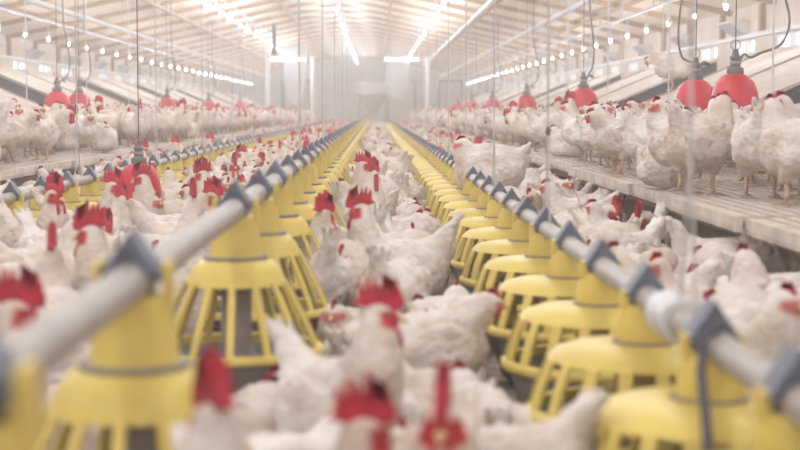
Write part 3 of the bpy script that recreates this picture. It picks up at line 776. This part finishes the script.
POSES = {
 'alert':   dict(head=(0.165, 0, 0.185), pitch=-0.05, bend=(0.0, 0, 0.0), seed=1),
 'turned':  dict(head=(0.135, 0.035, 0.18), yaw=1.0, bend=(0.03, 0, 0), seed=2, tail=0.3),
 'low':     dict(head=(0.245, 0, 0.055), pitch=-0.45, bend=(0.0, 0, 0.045), seed=3, tilt=0.06, tail=0.42),
 'forward': dict(head=(0.215, -0.02, 0.135), yaw=-0.35, pitch=-0.1, bend=(-0.01, 0, 0.02), seed=4, step=0.03),
 'rest':    dict(head=(0.15, 0.01, 0.125), yaw=0.3, sit=True, fat=1.10, bend=(0.02, 0, -0.01), seed=5, tail=0.26, tilt=0.08),
 'preen':   dict(head=(0.055, 0.115, 0.10), yaw=2.5, pitch=-0.5, bend=(0.09, 0.06, 0.06), seed=6, fat=1.05, tail=0.3),
 'peck':    dict(head=(0.275, 0.0, -0.10), pitch=-1.0, bend=(0.03, 0, 0.06), seed=10, tilt=-0.04, tail=0.5),
 'rooster': dict(head=(0.150, 0, 0.235), pitch=-0.05, bend=(0.02, 0, -0.02), rooster=True, seed=7, tail=0.5, tilt=0.26, fan=1.5),
 'rooster_turned': dict(head=(0.125, -0.03, 0.23), yaw=-0.9, bend=(0.03, 0, -0.02), rooster=True, seed=8, tail=0.5, tilt=0.26, fan=1.5),
 'rooster_back': dict(head=(0.135, 0.03, 0.235), yaw=1.0, bend=(0.03, 0, -0.02), rooster=True, seed=11, tail=0.42, tilt=0.24, fan=1.2),
 'rooster_low': dict(head=(0.235, 0.0, 0.12), pitch=-0.35, bend=(0.0, 0, 0.03), rooster=True, seed=9, tail=0.45, tilt=0.12, fan=1.5),
}
CH = {}; LOD = {}
def decimate(me, ratio):
    o = bpy.data.objects.new('tmp', me); COL.objects.link(o)
    d = o.modifiers.new('d', 'DECIMATE'); d.ratio = ratio
    dg = bpy.context.evaluated_depsgraph_get(); ev = o.evaluated_get(dg)
    m2 = bpy.data.meshes.new_from_object(ev, depsgraph=dg)
    V = np.array([v.co[:] for v in m2.vertices]); Fc = [tuple(p.vertices) for p in m2.polygons]
    col = np.zeros(len(m2.vertices)*4, np.float32); 
    bpy.data.objects.remove(o); bpy.data.meshes.remove(m2)
    return V, Fc
for nm, P in POSES.items():
    V, Q, C, H, Rm, zb = chicken_body(P, 0.0085)
    lg = legs_mb(P, zb)
    faces = [tuple(q) for q in Q]
    if lg.v:
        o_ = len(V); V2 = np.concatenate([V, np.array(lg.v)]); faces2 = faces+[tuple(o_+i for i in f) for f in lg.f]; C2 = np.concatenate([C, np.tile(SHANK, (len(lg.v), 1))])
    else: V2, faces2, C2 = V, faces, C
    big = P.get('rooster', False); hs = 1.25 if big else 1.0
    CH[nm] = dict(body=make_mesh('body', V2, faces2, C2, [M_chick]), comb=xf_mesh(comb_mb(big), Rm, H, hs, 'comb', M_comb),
                  wattle=[xf_mesh(wattle_mb(big, 10, (s,)), Rm, H, hs, 'wattle', M_comb) for s in (-1, 1)], beak=xf_mesh(beak_mb(), Rm, H, 1.0, 'beak', M_beak), eye=[xf_mesh(eye_mb((s,)), Rm, H, 1.0, 'eye', M_eye) for s in (-1, 1)], zhead=H[2])
    # light versions for the distant flock
    Vc, Qc, Cc, *_ = chicken_body(P, 0.02, False)
    tmp = bpy.data.meshes.new('t'); tmp.from_pydata([tuple(v) for v in Vc], [], [tuple(q) for q in Qc])
    for li, tris in ((0, 420), (1, 150)):
        Vd, Fd = decimate(tmp, tris/(2*len(Qc)))
        hd = (Vd-H) @ Rm; dh = np.linalg.norm(hd, axis=1)
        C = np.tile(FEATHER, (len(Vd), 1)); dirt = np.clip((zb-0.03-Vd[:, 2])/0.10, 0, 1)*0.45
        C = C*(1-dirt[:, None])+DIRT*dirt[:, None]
        parts = [(Vd, Fd, C)]
        red = np.array([0.66, 0.04, 0.075])
        if li == 0:
            for mb_, s_ in ((comb_mb(big), hs), (wattle_mb(big, 5), hs)):
                a = np.array([(Rm @ (np.array(v)*s_))+H for v in mb_.v]); parts.append((a, mb_.f, np.tile(red, (len(a), 1))))
            ff = MB().lathe([(0.0, -0.024), (0.020, -0.014), (0.0225, 0.0), (0.016, 0.012), (0, 0.016)], 6)
            a = np.array([Rm @ (np.array(v)*[1.0, 1.32, 1.0]+[0.022, 0, -0.004])+H for v in ff.v]); parts.append((a, ff.f, np.tile(SKIN, (len(a), 1))))
        else:
            k_ = 1.5 if big else 1.0
            ff = MB().box(-0.03*k_, 0.03, -0.014, 0.014, 0.018, 0.030+0.02*k_).box(0.008, 0.044, -0.028, 0.028, -0.02-0.025*k_, 0.014)
            a = np.array([Rm @ np.array(v)+H for v in ff.v]); parts.append((a, ff.f, np.tile(red, (len(a), 1))))
        if not P.get('sit'):
            lgm_ = MB()
            for s in (-1, 1): lgm_.box(0.004, 0.022, 0.062*s-0.009, 0.062*s+0.009, 0.0, zb-0.09).box(-0.02, 0.07, 0.062*s-0.025, 0.062*s+0.025, 0.0, 0.012)
            a = np.array(lgm_.v); parts.append((a, lgm_.f, np.tile(SHANK, (len(a), 1))))
        vs = np.concatenate([p[0] for p in parts]); cs = np.concatenate([p[2] for p in parts]); fs = []; o_ = 0
        for p in parts:
            fs += [tuple(o_+i for i in f) for f in p[1]]; o_ += len(p[0])
        LOD[(nm, li)] = (vs, fs, cs)
    bpy.data.meshes.remove(tmp)

POSE_TXT = {'alert': 'head up', 'turned': 'head turned aside', 'low': 'head stretched low', 'forward': 'stepping forward', 'rest': 'resting on its belly',
            'preen': 'preening its wing', 'peck': 'pecking down', 'rooster': 'neck upright', 'rooster_turned': 'head turned aside', 'rooster_low': 'neck stretched forward', 'rooster_back': 'head turned aside'}
def facing_txt(a):
    d = math.degrees(a) % 360
    if d < 45 or d >= 315: return 'facing right'
    if d < 135: return 'facing away'
    if d < 225: return 'facing left'
    return 'facing the camera'
PLACED = []      # x, y, angle, zone
IND = []         # individual chickens
def footprint_ok(x, y, a, sc, zone, slack=0.0):
    ca, sa = math.cos(a), math.sin(a)
    for off in (-0.09, 0.07):
        px, py = x+ca*off*sc, y+sa*off*sc
        for (qx, qy, r, z) in GRID_near(px, py):
            if z == zone and (px-qx)**2+(py-qy)**2 < (r+0.115*sc-slack)**2: return False
    return True
GR = {}
def GRID_near(x, y):
    i, j = int(math.floor(x/0.5)), int(math.floor(y/0.5)); out = []
    for a in (-1, 0, 1):
        for b in (-1, 0, 1): out += GR.get((i+a, j+b), [])
    return out
def grid_add(x, y, r, zone):
    GR.setdefault((int(math.floor(x/0.5)), int(math.floor(y/0.5))), []).append((x, y, r, zone))
def occupy(x, y, a, sc, zone):
    ca, sa = math.cos(a), math.sin(a)
    for off in (-0.09, 0.07): grid_add(x+ca*off*sc, y+sa*off*sc, 0.105*sc, zone)
for (x, y, r) in FEEDERS: grid_add(x, y, r-0.03, 'floor')
for (x, y, r) in DRINK:
    if r: grid_add(x, y, r, 'floor')

def chicken(pose, x, y, z, a, sc, label, group, detail=2):
    isr = pose.startswith('rooster')
    r = empty('rooster' if isr else 'hen', (x, y, z), a, sc)
    tag(r, label, 'rooster' if isr else 'hen', group)
    m = CH[pose]
    obj('body', m['body'], r)
    obj('comb', m['comb'], r)
    for q in m['wattle']: obj('wattle', q, r)
    obj('beak', m['beak'], r)
    if detail > 1:
        for q in m['eye']: obj('eye', q, r)
    return r
def at_u(u, y): return (u-375.0)*y/FPX
D2R = PI/180
# hand-placed birds: pose, u, y, facing, size, label
KEY = [
 ('rooster_back', 337, 2.84, -55, 0.79, 'rooster with a large red comb in the middle of the aisle, facing right'),
 ('rooster', 397, 5.2, 190, 0.86, 'rooster with a spiky red comb, second along the aisle, facing left'),
 ('rooster', 339, 8.6, 5, 0.92, 'rooster rising above the aisle flock far down, tall red comb'),
 ('rooster_turned', 322, 5.0, 100, 0.84, 'dark-combed rooster seen edge on beside the raised feeders'),
 ('forward', 392, 5.75, 300, 0.80, 'hen with red face just behind the second aisle rooster'),
 ('forward', 428, 3.62, 25, 0.76, 'hen with small red comb touching the slotted feeders on the right of the aisle'),
 ('rest', 428, 3.2, 130, 0.80, 'plump white hen resting in the aisle behind the large-combed rooster, head hidden'),
 ('rest', 392, 3.62, 60, 0.84, 'white hen squatting close behind the large-combed rooster'),
 ('rooster_turned', 320, 1.80, 70, 0.74, 'blurred red-combed rooster at the bottom middle edge'),
 ('rooster', 452, 1.98, 262, 0.76, 'blurred rooster at the bottom edge, comb seen edge on'),
 ('rooster', 258, 1.64, 120, 0.82, 'blurred red-headed rooster bending to the nearest raised feeder'),
 ('rooster', -57, 2.62, 0, 0.84, 'rooster with red comb at the far left edge behind the feed pipe'),
 ('rooster', 33, 5.8, 320, 0.90, 'tall white rooster with purple-red comb standing at the left edge'),
 ('rooster', 85, 6.6, 350, 0.88, 'white rooster with hanging red wattles left of the low drinker'),
 ('rooster', 170, 7.4, 185, 0.88, 'rooster with fanned spiky comb right of the low drinker'),
 ('rooster_turned', 185, 6.0, 20, 0.86, 'rooster with red face standing left of the raised feeder line'),
 ('rooster', 228, 7.8, 170, 0.88, 'rooster with wide spiky comb behind the raised feed pipe'),
 ('forward', 55, 3.3, 15, 0.82, 'white hen with red comb close behind the near feed pipe'),
 ('low', 20, 3.6, 60, 0.84, 'white hen with lowered head at the left edge above the blurred pipe'),
 ('rest', 110, 4.3, 200, 0.95, 'broad white hen lying behind the nearest raised feeder bracket'),
 ('alert', 40, 5.1, 40, 0.84, 'white hen with upright neck in the left crowd'),
 ('rest', 742, 4.6, 190, 0.98, 'large white hen lying below the right platform edge'),
 ('alert', 660, 4.35, 190, 0.80, 'white hen with round head up beside the near right feeders'),
 ('turned', 702, 4.0, 150, 0.80, 'white hen looking aside right of the near feed pipe'),
 ('turned', 782, 3.25, 250, 0.84, 'hen at the lower right edge showing its red face and comb'),
 ('alert', 785, 3.9, 120, 0.84, 'cream hen stretching its neck at the right edge below the platform'),
 ('low', 630, 5.6, 220, 0.84, 'white hen with lowered head between feed pipe and right platform'),
 ('forward', 536, 7.6, 260, 0.88, 'hen with bright red comb just below the jog in the right platform'),
 ('rest', 275, 2.5, 30, 0.86, 'blurred white hen squatting between the two nearest raised feeders'),
 ('rest', 478, 3.0, 100, 0.80, 'blurred cream hen squatting against the lowest right feeders'),
 ('rest', 395, 2.35, 80, 0.84, 'blurred white hen lying in the aisle before the large-combed rooster'),
 ('rest', 268, 3.0, 70, 0.84, 'grey-shadowed white hen squatting in front of the third raised feeder'),
 ('rest', 205, 2.85, 20, 0.84, 'white hen lying in the gap between the near raised feeders'),
 ('rest', 150, 3.15, 140, 0.86, 'white hen lying under the feed pipe behind the nearest full feeder'),
 ('rest', 318, 2.95, 130, 0.82, 'white hen squatting left of the large-combed rooster'),
 ('low', 505, 2.32, 200, 0.74, 'blurred cream hen at the bottom edge beside the right feeders'),
]
KEYP = [   # on the right platform
 ('forward', 618, 7.3, 30, 0.84, 'white hen on the right platform, left of the dusty drinker, head toward it'),
 ('turned', 662, 6.6, 155, 0.85, 'round white hen on the platform edge below the dusty drinker'),
 ('alert', 697, 6.25, 40, 0.88, 'full-breasted white hen with upright neck below the largest drinker'),
 ('peck', 762, 5.9, 75, 0.86, 'white hen with bare legs seen from behind at the right platform edge'),
 ('alert', 812, 5.8, 200, 0.84, 'white hen cut off by the right picture edge on the platform'),
 ('rest', 640, 7.0, 100, 0.86, 'white hen sitting on the slats between two standing hens'),
 ('forward', 590, 8.3, 200, 0.82, 'white hen on the right platform under the third drinker'),
 ('alert', 748, 7.1, 15, 0.80, 'white hen with raised head right in front of the largest drinker'),
 ('alert', 552, 8.4, 185, 0.82, 'white hen at the platform edge beside the knotted cord'),
]
for (p, u, y, a, sc, lab) in KEY:
    x = at_u(u, y); a *= D2R
    chicken(p, x, y, 0.001, a, sc, lab, None); occupy(x, y, a, sc, 'floor')
    IND.append((p, x, y))
for (p, u, y, a, sc, lab) in KEYP:
    x = max(at_u(u, y), PLAT['right']['xe']+0.06); a *= D2R
    chicken(p, x, y, plat_z('right', x)+0.006, a, sc, lab, None); occupy(x, y, a, sc, 'pright')
    IND.append((p, x, y))
# the hen on the feed pipe and the one on the nest lid
chicken('rest', 0.66, 8.95, 0.285, 176*D2R, 1.08, 'white hen perched on the feeder domes beyond the near right feed pipe', None)
xn = 2.84; zn = plat_z('right', 2.62)+0.35+(xn-2.62)*(0.50/1.2)+0.034
chicken('low', xn, 14.8, zn+0.01, 170*D2R, 0.95, 'white hen walking on the sloping lid of a right nest box', None)
IND += [('rest', 9, 9), ('low', 9, 9)]

# the flock: fill every zone
ZONES = [  # zone, xa, xb, y0, y1, layer, text
 ('aisle', -0.09, 0.22, 2.3, 58, 'floor', 'in the narrow aisle'),
 ('left litter', -1.26, -0.54, 2.9, 58, 'floor', 'on the litter left of the raised feeders'),
 ('far left litter', -2.12, -1.80, 5.5, 58, 'floor', 'on the litter below the left platform'),
 ('right litter', 0.80, 1.20, 2.8, 58, 'floor', 'on the litter below the right platform'),
 ('right platform', 1.36, 2.40, 5.4, 58, 'pright', 'on the right platform'),
 ('left platform', -3.72, -2.26, 8.0, 58, 'pleft', 'on the left platform'),
]
def zone_of(x, y):
    for z in ZONES:
        if z[1]-0.15 <= x <= z[2]+0.15: return z[0]
    return None
cands = []
HP = ['alert', 'turned', 'low', 'forward', 'rest', 'rest', 'rest', 'preen', 'peck', 'low']
HPP = ['alert', 'alert', 'turned', 'forward', 'forward', 'low', 'rest', 'preen']
RP = ['rooster', 'rooster_turned', 'rooster_low']
for (zone, xa, xb, y0, y1, layer, txt) in ZONES:
    area = (xb-xa)*(y1-y0)
    n_try = int(area*(80 if layer == 'floor' else 34))
    for _ in range(n_try):
        x = random.uniform(xa, xb); y = random.uniform(y0, y1)
        if layer == 'floor':
            a = random.uniform(0, 2*PI)
            if zone == 'aisle': a = random.choice([PI/2, -PI/2, PI/2, 0, PI]) + random.uniform(-0.6, 0.6)
            pose = random.choice(RP) if random.random() < (0.16 if zone == 'left litter' else 0.11) else random.choice(HP)
        else:
            a = random.uniform(0, 2*PI)
            pose = random.choice(RP) if random.random() < 0.07 else random.choice(HPP)
        if zone == 'aisle':
            if x > 0.04: pose = 'rest' if random.random() < 0.85 else 'peck'
            elif random.random() < 0.6: pose = random.choice(['rest', 'rest', 'preen', 'low', 'peck'])
        u = 375+x*FPX/y
        if u < -200 or u > 1060: continue
        sc = random.uniform(0.78, 0.90) if layer == 'floor' else random.uniform(0.76, 0.86)
        slack = 0.035 if layer == 'floor' else 0.01
        if y > 20: slack += 0.01
        if not footprint_ok(x, y, a, sc, layer, slack): continue
        occupy(x, y, a, sc, layer)
        z = {'floor': 0.001, 'pright': plat_z('right', x)+0.006, 'pleft': plat_z('left', x)+0.006}[layer]
        cands.append((y, x, z, a, sc, pose, zone, txt))
cands.sort(key=lambda c: c[0])
n_ind = 298-len(IND)
in_view = [c for c in cands if -25 < 375+c[1]*FPX/c[0] < 825]
near = in_view[:n_ind]; keep = set(map(id, near)); far = [c for c in cands if id(c) not in keep]
cnt = {}
allb = sorted([(y, x, p, None) for (p, x, y) in IND if x < 5] + [(c[1-1], c[1], c[5], c) for c in near], key=lambda q: q[0])
for (y, x, pose, c) in allb:
    isr = pose.startswith('rooster'); k = (c[6] if c else zone_of(x, y), isr); cnt[k] = cnt.get(k, 0)+1
    if c is None: continue
    (y, x, z, a, sc, pose, zone, txt) = c
    kind = 'rooster' if isr else 'hen'
    lab = '%s nearest %s %s, %s, %s' % (ordinal(cnt[k]), kind, txt, facing_txt(a), POSE_TXT[pose])
    if len(lab.split()) > 16: lab = '%s nearest %s %s, %s' % (ordinal(cnt[k]), kind, txt, facing_txt(a))
    chicken(pose, x, y, z, a, sc, lab, 'white %ss %s' % (kind, txt), 2 if y < 7 else 1)
VV = []; FF = []; CC = []; off = 0
for (y, x, z, a, sc, pose, zone, txt) in far:
    vs, fs, cs = LOD[(pose, 0 if y < 24 else 1)]
    ca, sa = math.cos(a)*sc, math.sin(a)*sc
    R_ = np.array([[ca, -sa, 0], [sa, ca, 0], [0, 0, sc]])
    VV.append(vs @ R_.T + [x, y, z]); CC.append(cs*np.array([1, random.uniform(0.93, 1), random.uniform(0.88, 1)])*random.uniform(0.92, 1.02))
    FF += [tuple(off+i for i in f) for f in fs]; off += len(vs)
me = make_mesh('distant_flock', np.concatenate(VV), FF, np.concatenate(CC), [M_chick])
o = obj('distant_flock', me); tag(o, 'dense flock of distant white hens with red combs filling the far barn', 'flock', kind='stuff')
print('chickens near/far', len(near)+len(IND), len(far), 'faces', len(FF))

# ------------------------------------------------------------------ dusty air
if HAZE > 0:
    hz = MB().box(XL+0.01, XR-0.01, Y0+0.01, Y1-0.01, 0.005, roof_z(XC)).mesh('dusty_air', None)
    m = bpy.data.materials.new('dusty_air'); m.use_nodes = True; nt = m.node_tree; nt.nodes.clear()
    o_ = nt.nodes.new('ShaderNodeOutputMaterial'); v_ = nt.nodes.new('ShaderNodeVolumeScatter')
    v_.inputs['Color'].default_value = (1, 0.985, 0.97, 1); v_.inputs['Density'].default_value = HAZE; v_.inputs['Anisotropy'].default_value = 0.2
    nt.links.new(v_.outputs[0], o_.inputs['Volume']); hz.materials.append(m)
    o = obj('dusty_air', hz); tag(o, 'thin pale dusty haze hanging in the whole barn', 'haze', kind='stuff')
